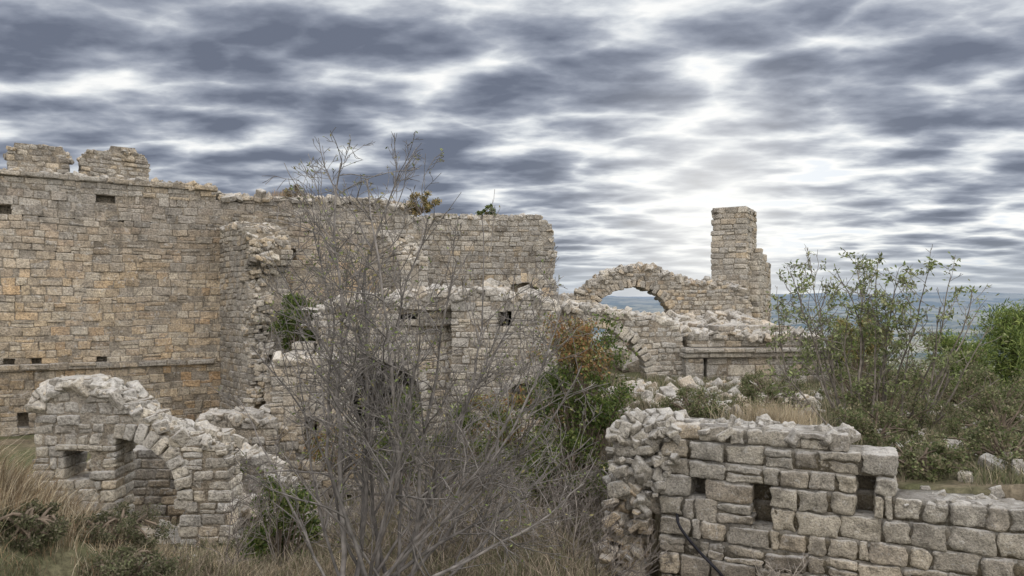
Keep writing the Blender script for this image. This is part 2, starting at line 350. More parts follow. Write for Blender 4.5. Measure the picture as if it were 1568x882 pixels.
# ---------------------------------------------------------------- vaulted building
mb=MB();W=Wall(mb,(-5.35,20),(.966,.258),20,LIGHT,r=.035,amp=.022)
tp=W.prof([(483,500),(498,476),(520,466),(545,462),(575,455),(600,458),(640,451),(702,448)])
W.build(-4,tp,.8,ch=(.14,.23),bl=(.2,.5),left=W.edge([(483,480),(492,560),(518,610),(522,760)]),holes=[W.arch(585,612,1.06,.3,W.Z(655,3.5)),W.rect(612,474,640,484),W.rect(540,500,552,512)],jag=.09)
W.ring(585,612,1.06,.3,0,180,.8);W.rubble(tp,.8,30,(.06,.18),spread=.08)
W=Wall(mb,(-1.85,20.6),(.984,-.22),21,[(PALE,4),(LG,3),(GREY,3),(TAN,1)],r=.035,amp=.022)
tp=W.prof([(690,455),(725,447),(750,444),(775,453),(800,451),(833,460),(846,480)])
W.build(-4,tp,.8,ch=(.16,.27),bl=(.25,.55),holes=[W.rect(762,483,782,502),W.arch(800,612,.42,.2,W.Z(628,2))],jag=.09)
W.ring(800,612,.42,.2,0,180,.8);W.rubble(tp,.8,30,(.06,.17),spread=.08)
W=Wall(mb,(-6.1,26.8),(.11,-.994),22,COOL,r=.035,amp=.02)
W.build(-4,(np.array([0,3,6.6]),np.array([-.1,.1,-.2])),.6,ch=(.18,.27),bl=(.28,.55))
W=Wall(mb,(1.15,19.9),(.0,1),23,COOL,r=.035,amp=.02)
W.build(-4,(np.array([0.1,3,8]),np.array([-.1,.1,.2])),.6,ch=(.18,.27),bl=(.28,.55))
rx=np.linspace(-5.9,1.2,50);ry=np.linspace(20.5,28,40);RX,RY=np.meshgrid(rx,ry);RZ=-.12+.12*n2(RX,RY,2.)+.04*(RY-20)
V1=np.stack([RX,RY,RZ],-1).reshape(-1,3);V0=V1-[0,0,.45];ii=np.arange(39)[:,None]*50+np.arange(49)[None];ii=ii.ravel();q=np.stack([ii,ii+1,ii+51,ii+50],1)
mb.add(V1,q,(.3,.26,.2));mb.add(V0,q[:,::-1],(.25,.22,.18))
rng=RS(24);N=420;x=rng.uniform(-5.7,1.1,N);y=rng.uniform(20.6,27,N);stones(mb,np.stack([x,y,-.1+.04*(y-20)+rng.uniform(-.02,.08,N)],1),(.07,.2),rng,LIGHT)
mb.build('vaulted_building',M_ST)
mb=MB();W=Wall(mb,(-5.7,17.2),(1,.06),25,[(PALE,3),(TAN,4),(GREY,2),(LG,1)],r=.035,amp=.022)
tp=W.prof([(404,575),(422,552),(470,547),(512,551),(524,575),(534,640),(560,720)])
W.build(-4.4,tp,.7,ch=(.15,.24),bl=(.22,.5),holes=[W.rect(466,640,487,708)]);W.rubble(tp,.7,18,(.06,.16))
W=Wall(mb,(-6.1,21),(.13,-.99),26,[(PALE,3),(TAN,4),(GREY,2)],r=.035,amp=.022)
W.build(-4.4,(np.array([0,2,3.9]),np.array([-.9,-1.2,-1.5])),.6,ch=(.17,.25),bl=(.25,.5));mb.build('chamber_wall',M_ST)
# pale half arch
mb=MB();W=Wall(mb,(.85,21.4),(1,.03),27,LIGHT,r=.04,amp=.03)
tp=W.prof([(838,466),(880,470),(905,472),(950,480),(1000,490),(1035,496),(1046,520)])
W.build(-4,tp,.8,ch=(.12,.2),bl=(.18,.42),holes=[W.arch(902,592,1.72,.45,-3.4)],jag=.07)
W.ring(902,592,1.72,.3,0,180,.85,k=30,jit=.05,proud=.01);W.rubble(tp,.8,30,(.07,.18),spread=.07)
mb.build('half_arch_wall',M_ST)
# right building with cornice
mb=MB();W=Wall(mb,(4.97,21.2),(.995,.1),28,[(GREY,5),(PALE,2),(TAN,1.5),(LG,2),(DARK,.5)],r=.025,amp=.012)
Z1=-1.46
W.build(-3.4,(np.array([0,4.5]),np.array([Z1,Z1])),2.2,ch=(.24,.34),bl=(.35,.85),zmax=Z1,jag=0,solid=True,holes=[lambda S,z:(S>.58)&(S<.66)&(z<-1.55)&(z>-2.25)],gap=.008)
W.build(Z1+.003,(np.array([-.1,4.55]),np.array([Z1+.2,Z1+.2])),2.3,ch=(.14,.14),bl=(.8,1.5),off=.14,jag=0,zmax=Z1+.145,gap=.008,split=0)
W.build(Z1+.15,(np.array([-.1,1.7,1.75,4.4]),np.array([Z1+.4,Z1+.4,Z1+.4,Z1+.4])),2.3,ch=(.13,.13),bl=(.5,1.1),off=.22,jag=0,zmax=Z1+.28,gap=.01,miss=.2,split=0)
W.build(Z1+.285,(np.array([.2,.5,4.1,4.15]),np.array([-.95,-.8,-.82,-.9])),1.8,ch=(.14,.22),bl=(.3,.7),off=-.15)
W.build(-.9,(np.array([1.2,1.6,3.1,3.6]),np.array([-.62,-.48,-.5,-.7])),1.3,ch=(.14,.2),bl=(.3,.6),off=-.7)
W.rubble((np.array([.3,4.]),np.array([-.8,-.82])),1.6,16,(.05,.16),spread=.07)
W=Wall(mb,(4.95+.25,23.4),(-.1,-.995),29,COOL,r=.03)
W.build(-3.4,(np.array([0,2.2]),np.array([-1.5,-1.5])),.5,ch=(.27,.34),bl=(.4,.85),jag=0,zmax=-1.48)
mb.build('corniced_building',M_ST)
# ---------------------------------------------------------------- left arched ruin
mb=MB();W=Wall(mb,(-8.45,13),(1,.03),40,[(LG,5),(PALE,3),(GREY,3),(TAN,1)],r=.035,n=4,amp=.022,freq=9)
tp=W.prof([(50,618),(66,596),(90,590),(130,588),(152,594),(190,612),(225,640),(262,662),(300,668),(343,688),(352,730),(356,800)])
cs=W.S(178);cz=W.Z(762,cs);R=1.06
sl=W.S(176);hole=lambda S,z:(S>sl)&(((S-cs)**2+(z-cz)**2<(R+.13)**2)|((S-cs<R)&(z<cz)))&(z>-4.6)
W.build(-4.9,tp,.75,ch=(.15,.23),bl=(.2,.45),holes=[hole,W.rect(100,690,136,730)],jag=.06)
W.ring(178,762,R,.26,-12,92,.8,k=11,pal=[(GREY,3),(LG,3),(PALE,2)]);W.rubble(tp,.75,40,(.05,.15),s1=W.S(345),spread=.07)
W.build(W.Z(690,.8),(np.array([W.S(86),W.S(160)]),np.array([9,9])),.3,zmax=W.Z(681,.8),ch=(.11,.11),bl=(.5,.7),off=.05,back=False)
Wb=Wall(mb,(-8.6,15.6),(1,.0),41,[(TAN,4),(DARK,2),(GREY,2)],r=.035,amp=.02)
tb=Wb.prof([(120,720),(165,690),(240,685),(300,660),(345,665)]);Wb.build(-5.2,tb,.6,ch=(.16,.24),bl=(.25,.5),tint=lambda C,c:c*.8)  # back wall darkened in colour for the shade inside the arch
mb.build('arched_ruin',M_ST)
mb=MB()
for k,(O,uu,pts,zb) in enumerate([((-7.2,16.6),(1,.12),[(300,650),(315,640),(350,636),(400,640),(425,655)],-4.8),((-6.2,15.4),(1,-.1),[(330,705),(350,690),(395,700),(425,730),(440,760)],-5),((-5.9,13.6),(1,.1),[(285,770),(310,762),(350,765),(395,778),(415,800)],-5)]):
    W=Wall(mb,O,uu,43+k,[(TAN,3),(PALE,3),(GREY,2),(LG,2)],r=.04,amp=.025);tp=W.prof(pts);W.build(zb,tp,.6,ch=(.14,.22),bl=(.2,.45),jag=.07);W.rubble(tp,.6,26,(.06,.16))
mb.build('low_terrace_wall',M_ST)
# ---------------------------------------------------------------- foreground wall
mb=MB()
FW=[((.37,.345,.29),6),((.43,.39,.31),4),((.3,.283,.245),3),((.45,.375,.27),1.2),((.22,.197,.165),.8)]
W=Wall(mb,(1.18,9.5),(.895,-.446),50,FW,r=.024,n=8,amp=.017,freq=17)
tp=W.prof([(1008,760),(1010,672),(1030,660),(1076,650),(1082,640),(1120,648),(1200,650),(1300,662),(1303,704),(1376,708),(1379,764),(1450,768),(1568,776),(1700,784),(1900,795)])
def fl(C,col):
    k=np.clip((-2.35-C[:,2:3])/.9,0,1)*.5
    return col*(1-k)+col.mean(1,keepdims=True)*np.array([[1.3,1.06,.76]])*k
hl=[W.rect(1314,740,1335,778),W.rect(1152,752,1178,794),W.rect(1056,735,1080,749),W.rect(1186,735,1206,743)]
W.build(-5.2,tp,.62,ch=(.19,.28),bl=(.18,.54),holes=hl,left=W.edge([(1012,655),(1015,700),(1012,735),(975,758),(970,800),(945,835),(925,882),(900,960)]),jag=.03,gap=.01,tint=fl,fillcol=(.14,.12,.085),front=.3,solid=True,wob=.016,split=.14,rec=.035)
rng=W.rng
CP=[((.35,.328,.28),4),((.41,.378,.31),3),((.28,.262,.225),3)]
for (N,size,dd) in ((40,(.12,.2),(.15,.5)),(170,(.06,.115),(-.0,.7)),(380,(.03,.07),(-.03,.72))):
    S=rng.uniform(.08,W.S(1035),N);d=rng.uniform(*dd,N)
    zt=np.interp(S,[W.S(922),W.S(945),W.S(970),W.S(1030)],[W.Z(690,0),W.Z(645,0),W.Z(636,0),W.Z(650,.8)]);zl=np.interp(S,[0,W.S(960),W.S(975),W.S(1030)],[W.Z(745,0),W.Z(760,.2),W.Z(800,.3),W.Z(720,.9)])
    if size[0]>.1: zt=zt-.15;S=np.clip(S,.25,9)
    zz=zl+(zt-zl)*rng.uniform(0,1,N)
    p=W.O[None]+W.u[None]*S[:,None]-W.n[None]*d[:,None];stones(mb,np.concatenate([p,zz[:,None]],1),size,rng,CP,n=7,tilt=.35)
for (N,size,dd) in ((30,(.12,.2),(.15,.5)),(260,(.045,.1),(-.03,.6))):
    S=rng.uniform(-.02,W.S(985),N);d=rng.uniform(*dd,N);zz=rng.uniform(W.Z(1040,0),W.Z(740,0),N)
    S=S-.15*np.clip((W.Z(800,0)-zz),0,1)+ (.12 if size[0]>.1 else 0)
    p=W.O[None]+W.u[None]*S[:,None]-W.n[None]*d[:,None];stones(mb,np.concatenate([p,zz[:,None]],1),size,rng,[(TAN,4),(ORG,1),(GREY,3)],n=6,tilt=.35)
W.rubble((np.array([W.S(1040),W.S(1300)]),np.array([W.Z(656,1),W.Z(666,2.4)])),.6,60,(.03,.085),lift=.05,pal=CP,n=6)
W.rubble((np.array([W.S(1380),W.S(1800)]),np.array([W.Z(766,3.2),W.Z(776,5)])),.6,26,(.02,.06),lift=.06,pal=CP,n=6)
mb.build('foreground_block_wall',M_STN,True)
def tube(mb,pts,rad,col,k=6):
    pts=np.asarray(pts,float);n=len(pts);T=np.gradient(pts,axis=0);T/=np.linalg.norm(T,axis=1,keepdims=True)+1e-9
    ref=np.array([.31,.17,.93]) if abs(T[0,2])<.8 else np.array([1.,.1,0])
    A=np.cross(T,ref);A/=np.linalg.norm(A,axis=1,keepdims=True)+1e-9;B=np.cross(T,A)
    an=np.arange(k)*2*math.pi/k;rad=np.broadcast_to(rad,(n,))
    V=pts[:,None]+rad[:,None,None]*(np.cos(an)[None,:,None]*A[:,None]+np.sin(an)[None,:,None]*B[:,None])
    i=np.arange(n-1)[:,None]*k;j=np.arange(k)[None];j2=(j+1)%k
    mb.add(V.reshape(-1,3),np.stack([(i+j),(i+j2),(i+k+j2),(i+k+j)],-1).reshape(-1,4),col)
mh=MB();hp=[(1033,780),(1040,800),(1055,822),(1075,845),(1095,864),(1112,884),(1125,905)];pp=[]
for k,(a_,b_) in enumerate(hp):
    S=W.S(a_);p=W.O+W.u*S+W.n*(.07+.01*math.sin(k*2) if k else -.1);pp.append((p[0],p[1],W.Z(b_,S)))
pp=np.array(pp);tt=np.linspace(0,6,40);pp=np.stack([np.interp(tt,range(7),pp[:,i]) for i in range(3)],1)
for _ in range(6):pp[1:-1]=(pp[:-2]+pp[2:]+2*pp[1:-1])/4
tube(mh,pp,.018,(.015,.015,.02),8);mh.build('black_hose',attr_mat('black_rubber',.5),True)
# ---------------------------------------------------------------- fallen stones
mb=MB();rng=RS(61);N=900;x=rng.uniform(-12,10,N);y=rng.uniform(9.5,24,N);z=height(x,y)
d=(x-1.18)*.446+(y-9.5)*.895;k=~((abs(d-.3)<.5)&(x>.8));x,y,z=x[k],y[k],z[k];stones(mb,np.stack([x,y,z-.02],1),(.03,.11),rng,LIGHT)
N=170;x=rng.normal(-6.,1.5,N);y=rng.uniform(13.5,20,N);stones(mb,np.stack([x,y,height(x,y)+.0],1),(.08,.22),rng,LIGHT)
N=45;x=rng.uniform(5,10,N);y=rng.uniform(8.2,12,N);stones(mb,np.stack([x,y,height(x,y)+.03],1),(.05,.16),rng,COOL)
N=140;x=rng.uniform(2.2,6.5,N);y=rng.uniform(13,20.5,N);stones(mb,np.stack([x,y,height(x,y)+.03],1),(.06,.18),rng,MIXD)
N=26;x=rng.uniform(-2.9,-1.,N);y=rng.uniform(4.6,5.8,N);stones(mb,np.stack([x,y,height(x,y)+.04],1),(.03,.09),rng,LIGHT)
mb.build('fallen_stones',M_ST)
# ---------------------------------------------------------------- vegetation
def nrm(v): return v/(math.sqrt(v[0]*v[0]+v[1]*v[1]+v[2]*v[2])+1e-9)
def grow(mb,rng,p,d,L,r,lev,prm,tips,col):
    K=max(3,int(L/prm['seg'][lev])+1);pts=[p];dd=nrm(d);ds=[dd];nz=rng.normal(size=(K,3))*prm['wob'][lev];nz[:,2]+=prm['up'][lev]
    for i in range(K):
        dd=nrm(dd+nz[i]);pts.append(pts[-1]+dd*L/K);ds.append(dd)
    pts=np.array(pts)
    if lev==0 and 'tgt' in prm and prm['tgt'] is not None:
        e=prm['tgt']-pts[-1];pts=pts+np.linspace(0,1,K+1)[:,None]**1.3*e
    rad=np.linspace(r,max(r*prm['tap'],prm['rmin']),K+1)
    tube(mb,pts,rad,np.array(col)*rng.uniform(.65,1.25),6 if lev==0 else (4 if lev==1 else 3))
    if lev>=len(prm['nc']):
        for i in range(1,K+1): tips.append((pts[i],ds[i]))
        return
    n=rng.poisson(prm['nc'][lev]*L/prm['ref'][lev])
    for c in range(n):
        t=rng.uniform(prm['t0'][lev],1)**.8;i=min(K-1,int(t*K));f=t*K-i;q=pts[i]*(1-f)+pts[i+1]*f
        perp=nrm(np.cross(ds[i],rng.normal(size=3)));an=math.radians(rng.uniform(*prm['ang']));nd=ds[i]*math.cos(an)+perp*math.sin(an)
        grow(mb,rng,q,nd,min(L*rng.uniform(*prm['lr'][lev])*(1.15-.75*t),prm.get('lmax',9)),max((r+(r*prm['tap']-r)*t)*.6,prm['rmin']),lev+1,prm,tips,col)
def leaves(mb,P,size,rng,cols,up=.3,asp=.4):
    N=len(P);a=rng.normal(size=(N,3));a[:,2]+=up;a/=np.linalg.norm(a,axis=1,keepdims=True);b=np.cross(a,rng.normal(size=(N,3)));b/=np.linalg.norm(b,axis=1,keepdims=True)
    s=rng.uniform(.6,1.3,(N,1))*size;V=np.stack([P,P+a*s*.5+b*s*asp*.5,P+a*s,P+a*s*.5-b*s*asp*.5],1).reshape(-1,3)
    cols=np.asarray(cols);c=cols[rng.randint(0,len(cols),N)]*rng.uniform(.6,1.4,(N,1))
    mb.add(V,np.arange(4*N).reshape(-1,4),np.repeat(c,4,0))
def plant(name,wood,mbl,mat_l=None):
    e=bpy.data.objects.new(name,None);bpy.context.scene.collection.objects.link(e)
    if wood is not None and wood.n: o=wood.build('branches',M_BARK,True);o.parent=e
    if mbl is not None and mbl.n: o=mbl.build('foliage',mat_l or M_LEAF);o.parent=e
    return e
prm=dict(seg=[.16,.13,.1,.09],wob=[.1,.16,.2,.2],up=[.02,.03,.03,.02],tap=.25,rmin=.0026,nc=[17,6.5,3.2],ref=[3.,1.,.4],t0=[.2,.12,.1],ang=(20,58),lr=[(.2,.45),(.3,.6),(.35,.7)],lmax=1.15)
mw=MB();ml=MB();rng=RS(71);tips=[];base=np.array([-1.25,6.4,-2.75]);bc=(.17,.158,.145)
for (tx,ty,dy,r) in [(522,250,.3,.024),(562,275,-.2,.022),(610,268,.5,.021),(480,355,.3,.019),(425,410,-.3,.019),(385,530,.1,.016),(655,335,.6,.021),(700,400,-.2,.021),(738,335,.8,.017),(800,460,.3,.019),(860,470,.5,.016),(890,560,.2,.019),(905,670,.1,.019),(895,740,-.3,.017),(365,610,.2,.014),(790,610,-.5,.017),(560,410,.6,.017),(640,460,-.6,.018),(830,800,.3,.015),(760,520,.6,.015),(700,640,.7,.015),(860,690,.7,.015),(450,520,.6,.015),(420,680,-.2,.013)]:
    Yt=6.5+dy;tgt=np.array([(tx-784)/F*Yt,Yt,(470-ty)/F*Yt]);b0=base+np.array([rng.uniform(-.3,.35),rng.uniform(-.2,.2),0])
    v=tgt-b0;L=np.linalg.norm(v);v=nrm(v)+np.array([0,0,.0 if v[2]>2 else .25]);prm['tgt']=tgt;grow(mw,rng,b0,v,L*1.02,r*1.15,0,prm,tips,bc)
prm['tgt']=None
tp_=np.array([t[0] for t in tips]);k=rng.rand(len(tp_))<.25;leaves(ml,tp_[k],.038,rng,[(.14,.18,.06),(.2,.23,.09),(.24,.22,.1)])
plant('bare_almond_tree',mw,ml)
mw=MB();ml=MB();rng=RS(72);tips=[];prm2=dict(prm);prm2.update(nc=[14,6,3],wob=[.09,.16,.2,.2],up=[.03,.05,.04,.03],rmin=.004,lmax=1.)
for (tx,ty) in [(1210,415),(1240,398),(1278,408),(1310,405),(1345,398),(1380,420),(1420,420),(1455,425),(1488,445),(1190,470),(1180,530),(1515,500),(1230,520),(1460,540),(1530,580),(1300,470),(1360,480),(1400,500),(1270,500),(1500,470),(1250,450),(1330,450),(1440,470)]:
    Yt=12+rng.uniform(-.9,.9);tg=np.array([(tx-784)/F*Yt,Yt,(470-ty)/F*Yt]);b0=np.array([5.95+(tx-1345)/F*5+rng.uniform(-.2,.2),12+rng.uniform(-.3,.3),-2.15]);v=tg-b0
    prm2['tgt']=tg;grow(mw,rng,b0,nrm(v),np.linalg.norm(v)*.93,.022,0,prm2,tips,(.18,.16,.135))
tp_=np.array([t[0] for t in tips]);tp_=np.concatenate([tp_,tp_+rng.normal(size=tp_.shape)*.03,tp_+rng.normal(size=tp_.shape)*.05]);k=rng.rand(len(tp_))<.8;leaves(ml,tp_[k],.075,rng,[(.18,.22,.09),(.23,.26,.12),(.27,.28,.15),(.12,.155,.055)])
plant('almond_shrub',mw,ml)
def bush(name,c,rad,N,size,cols,seed,clumps=40,base=None,mixfn=None):
    rng=RS(seed);c=np.array(c,float);rad=np.array(rad,float)
    d=rng.normal(size=(clumps,3));d/=np.linalg.norm(d,axis=1,keepdims=True);cc=c+d*rad*rng.uniform(.3,1.,(clumps,1))**.6
    cr=rng.uniform(.16,.34,clumps)*rad.mean();i=rng.randint(0,clumps,N);o=rng.normal(size=(N,3));o/=np.linalg.norm(o,axis=1,keepdims=True)
    P=cc[i]+o*cr[i][:,None]*rng.uniform(.2,1.1,(N,1))*np.array([1,1,.85]);ml=MB();mw=MB()
    if mixfn is not None:
        for msk,cl in mixfn(P,i,cc):leaves(ml,P[msk],size,rng,cl,asp=.55)
    else: leaves(ml,P,size,rng,cols,asp=.55)
    b=np.array(base if base is not None else (c[0],c[1],c[2]-rad[2]*1.1))
    for q in cc:
        t=np.linspace(0,1,7)[:,None];mid=(b+q)/2+np.array([0,0,.15])+rng.normal(size=3)*.08
        tube(mw,(1-t)**2*b+2*t*(1-t)*mid+t*t*q,np.linspace(.022,.006,7),(.15,.12,.09),4)
    return plant(name,mw,ml)
OR=[(.24,.13,.06),(.26,.18,.08),(.19,.14,.06)];GR=[(.05,.085,.02),(.08,.12,.03),(.12,.15,.04)];OL=[(.13,.16,.05),(.18,.19,.07)]
bush('autumn_leaf_tree',(1.2,13,-1.35),(.85,.7,1.35),12000,.065,None,81,80,base=(1.2,13,-3.4),mixfn=lambda P,i,cc:[((cc[i][:,2]>-1.1)&(cc[i][:,0]<1.5),OR+OR+OL),(~((cc[i][:,2]>-1.1)&(cc[i][:,0]<1.5)),GR+OL[:1])])
bush('green_undergrowth_bush',(-2.9,9.2,-2.75),(.45,.5,.8),6000,.055,GR+OL,82,30)
bush('green_undergrowth_bush.001',(-1.9,12.5,-2.3),(.5,.5,.9),5000,.055,GR+OL,83,30)
bush('green_undergrowth_bush.002',(.9,12.2,-2.6),(.9,.6,.8),7000,.05,GR+OL,84,45)
bush('green_undergrowth_bush.003',(-.6,14.5,-2.6),(.9,.6,.8),6000,.055,GR+OL,94,40)
bush('green_undergrowth_bush.004',(-5.6,14.4,-3.3),(.4,.4,.45),3000,.06,OL+GR,95,20)
bush('rusty_undergrowth_bush',(.2,16.,-2.4),(1.3,.7,.8),4500,.07,OR+OL,96,50)
bush('rusty_undergrowth_bush.001',(-3.6,15.5,-3.),(.7,.5,.5),2000,.06,OR+OL,97,30)
bush('ivy_bush',(-6.2,22.3,-.45),(1.05,.6,.95),8000,.09,GR+OL[:1],85,42,base=(-6.2,22.3,-3.5))
bush('wall_top_shrub',(-3.6,28.9,4.1),(.75,.4,.5),2000,.09,[(.25,.2,.1),(.3,.22,.08),(.14,.14,.06)],86,22,base=(-3.6,28.9,3.6))
bush('wall_top_shrub.001',(-1.05,29.3,3.8),(.45,.3,.28),900,.08,OL+GR,87,12,base=(-1.05,29.3,3.4))
bush('wall_top_shrub.002',(-7.9,26.9,4.15),(.6,.3,.3),700,.08,[(.27,.22,.14),(.2,.17,.1)],88,12,base=(-7.9,26.9,3.8))
bush('yellowing_bush',(9.1,19.5,-.75),(.9,.8,.55),4000,.08,[(.22,.2,.08),(.25,.2,.08),(.15,.17,.06)],89,26,base=(9.1,19.5,-2.2))
for k,(x,y,rx_,rz) in enumerate([(4.9,8.9,.6,.25),(6.2,9.3,.9,.35),(5.2,10.6,.7,.35),(7.4,11.2,.9,.45),(8.6,13.,1.,.55),(9.5,10.8,1.,.4),(7.,15.,.9,.5),(4.6,13.5,.6,.35),(6.,17.5,.9,.45),(8.3,17.,1.,.6),(3.2,13.2,.6,.35),(7.4,9.6,.9,.4),(9.2,15.2,1.2,.7),(10.8,13.5,1.2,.6),(6.1,12.,1.,.6)]):
    bush('low_green_shrub'+('' if k==0 else '.%03d'%k),(x,y,float(height(x,y))+rz*.7),(rx_,.5,rz),4500,.045,[(.1,.125,.05),(.16,.175,.085),(.2,.18,.11)],90+k*3,30,base=(x,y,float(height(x,y))))
def pine(name,c,H,Rr,seed,cols):
    rng=RS(seed);mw=MB();ml=MB();b=np.array(c,float);tube(mw,[b,b+[.1,0,H*.4],b+[0,.1,H*.75],b+[.05,0,H*.95]],[.16,.12,.07,.02],(.16,.11,.08),7)
    P=[]
    for k in range(46):
        t=rng.uniform(.18,1);z=b[2]+H*t;an=rng.uniform(0,6.28);L=Rr*(1.1-t*.75)*rng.uniform(.6,1.1);e=np.array([b[0]+math.cos(an)*L,b[1]+math.sin(an)*L,z+.25*L]);s0=np.array([b[0],b[1],z-.1*L])
        tube(mw,[s0,(s0+e)/2,e],[.035,.02,.008],(.15,.11,.08),4)
        for q in np.linspace(.4,1,5):
            cc=s0+(e-s0)*q;n=55;o=rng.normal(size=(n,3))*np.array([.2,.2,.13])*Rr*.75;P.append(cc+o)
    leaves(ml,np.concatenate(P),.17,rng,cols,up=.6,asp=.16);plant(name,mw,ml)
PG=[(.12,.17,.045),(.17,.22,.06),(.09,.13,.035),(.22,.26,.08)]
pine('pine_tree',(12.6,18.5,-4.0),3.75,1.5,101,PG);pine('pine_tree.001',(10.9,18,-3.9),3.1,1.2,102,PG);pine('pine_tree.002',(11.4,15.5,-3.6),2.9,1.3,103,PG);pine('pine_tree.003',(14.6,20,-4.5),4.6,1.8,104,PG);pine('pine_tree.004',(10.2,22,-4.2),3.2,1.2,105,PG)
rng=RS(110);ml=MB()
for (x0,x1,y0,y1,n,N,s_) in ((14,70,60,120,170,170,.5),(20,190,120,300,260,110,1.)):
    P=[]
    for k in range(n):
        x=rng.uniform(x0,x1);y=rng.uniform(y0,y1);z=float(height(x,y));r=rng.uniform(1.2,2.6)*(1 if s_<.7 else 1.5);o=rng.normal(size=(N,3));o/=np.linalg.norm(o,axis=1,keepdims=True);P.append(np.array([x,y,z+r])+o*r*rng.uniform(.5,1.1,(N,1))*np.array([1,1,1.2]))
    leaves(ml,np.concatenate(P),s_,rng,[(.04,.065,.025),(.06,.09,.03),(.09,.12,.04)],asp=.7)
ml.build('distant_woodland',M_LEAF)
# ---------------------------------------------------------------- grass
def blades(mb,x,y,hgt,wd,rng,cols,lean=.35,z=None,wind=(0.,0.)):
    N=len(x);z=height(x,y)-.02 if z is None else z;an=rng.uniform(0,6.28,N);l=abs(rng.normal(size=N))*lean;h=hgt*rng.uniform(.45,1.2,N)
    dx=np.cos(an)*l+wind[0];dy=np.sin(an)*l+wind[1];b=np.stack([x,y,z],1);wa=rng.uniform(0,6.28,N);w=np.stack([np.cos(wa),np.sin(wa),0*wa],1)*wd*.5
    mid=b+np.stack([dx*h*.35,dy*h*.35,h*.6],1);tip=b+np.stack([dx*h,dy*h,h],1)
    V=np.stack([b-w,b+w,mid+w*.8,mid-w*.8,tip+w*.2,tip-w*.2],1).reshape(-1,3);i=np.arange(N)[:,None]*6
    Fq=np.concatenate([i+np.array([[0,1,2,3]]),i+np.array([[3,2,4,5]])]);cols=np.asarray(cols);c=cols[rng.randint(0,len(cols),N)]*rng.uniform(.65,1.3,(N,1));mb.add(V,Fq,np.repeat(c,6,0))
def tufts(n,x0,x1,y0,y1,per,spread,rng,mask=None):
    cx=rng.uniform(x0,x1,n);cy=rng.uniform(y0,y1,n)
    if mask is not None:
        k=mask(cx,cy);cx,cy=cx[k],cy[k]
    x=np.repeat(cx,per)+rng.normal(size=len(cx)*per)*spread;y=np.repeat(cy,per)+rng.normal(size=len(cx)*per)*spread;return x,y
STRAW=[(.36,.3,.2),(.42,.36,.25),(.31,.25,.16),(.48,.42,.31)];RUST=[(.23,.165,.1),(.28,.21,.125),(.19,.14,.09)];SAGE=[(.11,.12,.06),(.16,.16,.09),(.08,.09,.045),(.2,.175,.12)]
rng=RS(120);mb=MB()
pat=lambda a,b:n2(a,b,2.2)
x,y=tufts(1300,-6,-1.2,3.5,8,26,.04,rng,lambda a,b:(pat(a,b)>.15));blades(mb,x,y,.2,.006,rng,STRAW+RUST[:1],.55,wind=(.15,0))
x,y=tufts(2200,-6,-.8,3.5,9,36,.04,rng,lambda a,b:(pat(a,b)<.2)&(a>-4.));blades(mb,x,y,.12,.006,rng,SAGE+RUST[:1],.6)
x,y=tufts(360,-6,-3.5,4,7,36,.05,rng);blades(mb,x,y,.3,.0055,rng,RUST+STRAW,.45,wind=(.3,0))
mb.build('dry_grass_bank',M_GR)
for k,(x,y,rx_,rz) in enumerate([(-2.75,5.2,.38,.17),(-2.2,5.6,.35,.15),(-3.1,5.8,.4,.18),(-1.9,6.2,.35,.15),(-2.45,4.7,.3,.12),(-3.4,5.2,.25,.14)]):
    bush('thyme_shrub'+('' if k==0 else '.%03d'%k),(x,y,float(height(x,y))+rz*.9),(rx_,.3,rz),8000,.022,[(.09,.1,.05),(.13,.135,.075),(.18,.16,.11)],190+k*3,34,base=(x,y,float(height(x,y))))
mb=MB()
okf=lambda a,b:~(((a-1.18)*.446+(b-9.5)*.895>-.15)&((a-1.18)*.446+(b-9.5)*.895<.75)&(a>1.))
x,y=tufts(2600,-3,2.6,5.5,19,22,.12,rng,okf);blades(mb,x,y,.26,.009,rng,[(.17,.145,.105),(.22,.19,.135),(.13,.13,.07),(.27,.22,.165)],.7)
x,y=tufts(1100,-12,-3,8.5,22,22,.12,rng);blades(mb,x,y,.2,.012,rng,STRAW[:2]+SAGE,.6)
x,y=tufts(2200,1.8,14,8,22,22,.1,rng,lambda a,b:okf(a,b)&((a-1.18)*.446+(b-9.5)*.895>.7));blades(mb,x,y,.2,.01,rng,STRAW[:1]+SAGE+SAGE,.6)
mb.build('scrub_grass',M_GR)
mb=MB();x=rng.normal(3.75,.3,2600);y=rng.normal(10.6,.2,2600);blades(mb,x,y,.55,.007,rng,STRAW,.3)
x=rng.normal(3.3,.5,1200);y=rng.normal(10.3,.2,1200);blades(mb,x,y,.22,.007,rng,STRAW,.4);mb.build('straw_grass_tuft',M_GR)
mb=MB();s_=rng.uniform(-8,13,5000);k=n2(s_,s_*0,1.2)>.05;s_=s_[k];d_=rng.uniform(.1,1.2,len(s_));x=-15.24+.847*s_-.531*d_;y=22+.531*s_+.847*d_
blades(mb,x,y,.24,.014,rng,[(.3,.24,.16),(.36,.25,.16),(.2,.17,.1)],.4,z=np.full(len(x),4.0));mb.build('wall_top_grass',M_GR)
mw=MB();tips=[];rng=RS(130);prm3=dict(prm);prm3.update(nc=[9,4],ref=[1.,.4],rmin=.003,t0=[.1,.1],lr=[(.3,.6),(.3,.6)])
for k in range(75):
    x=rng.uniform(-1.,2.2) if k<55 else rng.uniform(-3.5,-1);y=rng.uniform(7.5,15);
    if x>1.1 and y<9.8: continue
    z=float(height(x,y))
    for j in range(5): grow(mw,rng,np.array([x,y,z]),nrm(np.array([rng.normal()*.6,rng.normal()*.5,1.])),rng.uniform(.5,1.2),.008,0,prm3,tips,(.18,.16,.14))
mw.build('twiggy_brushwood',M_BARK)
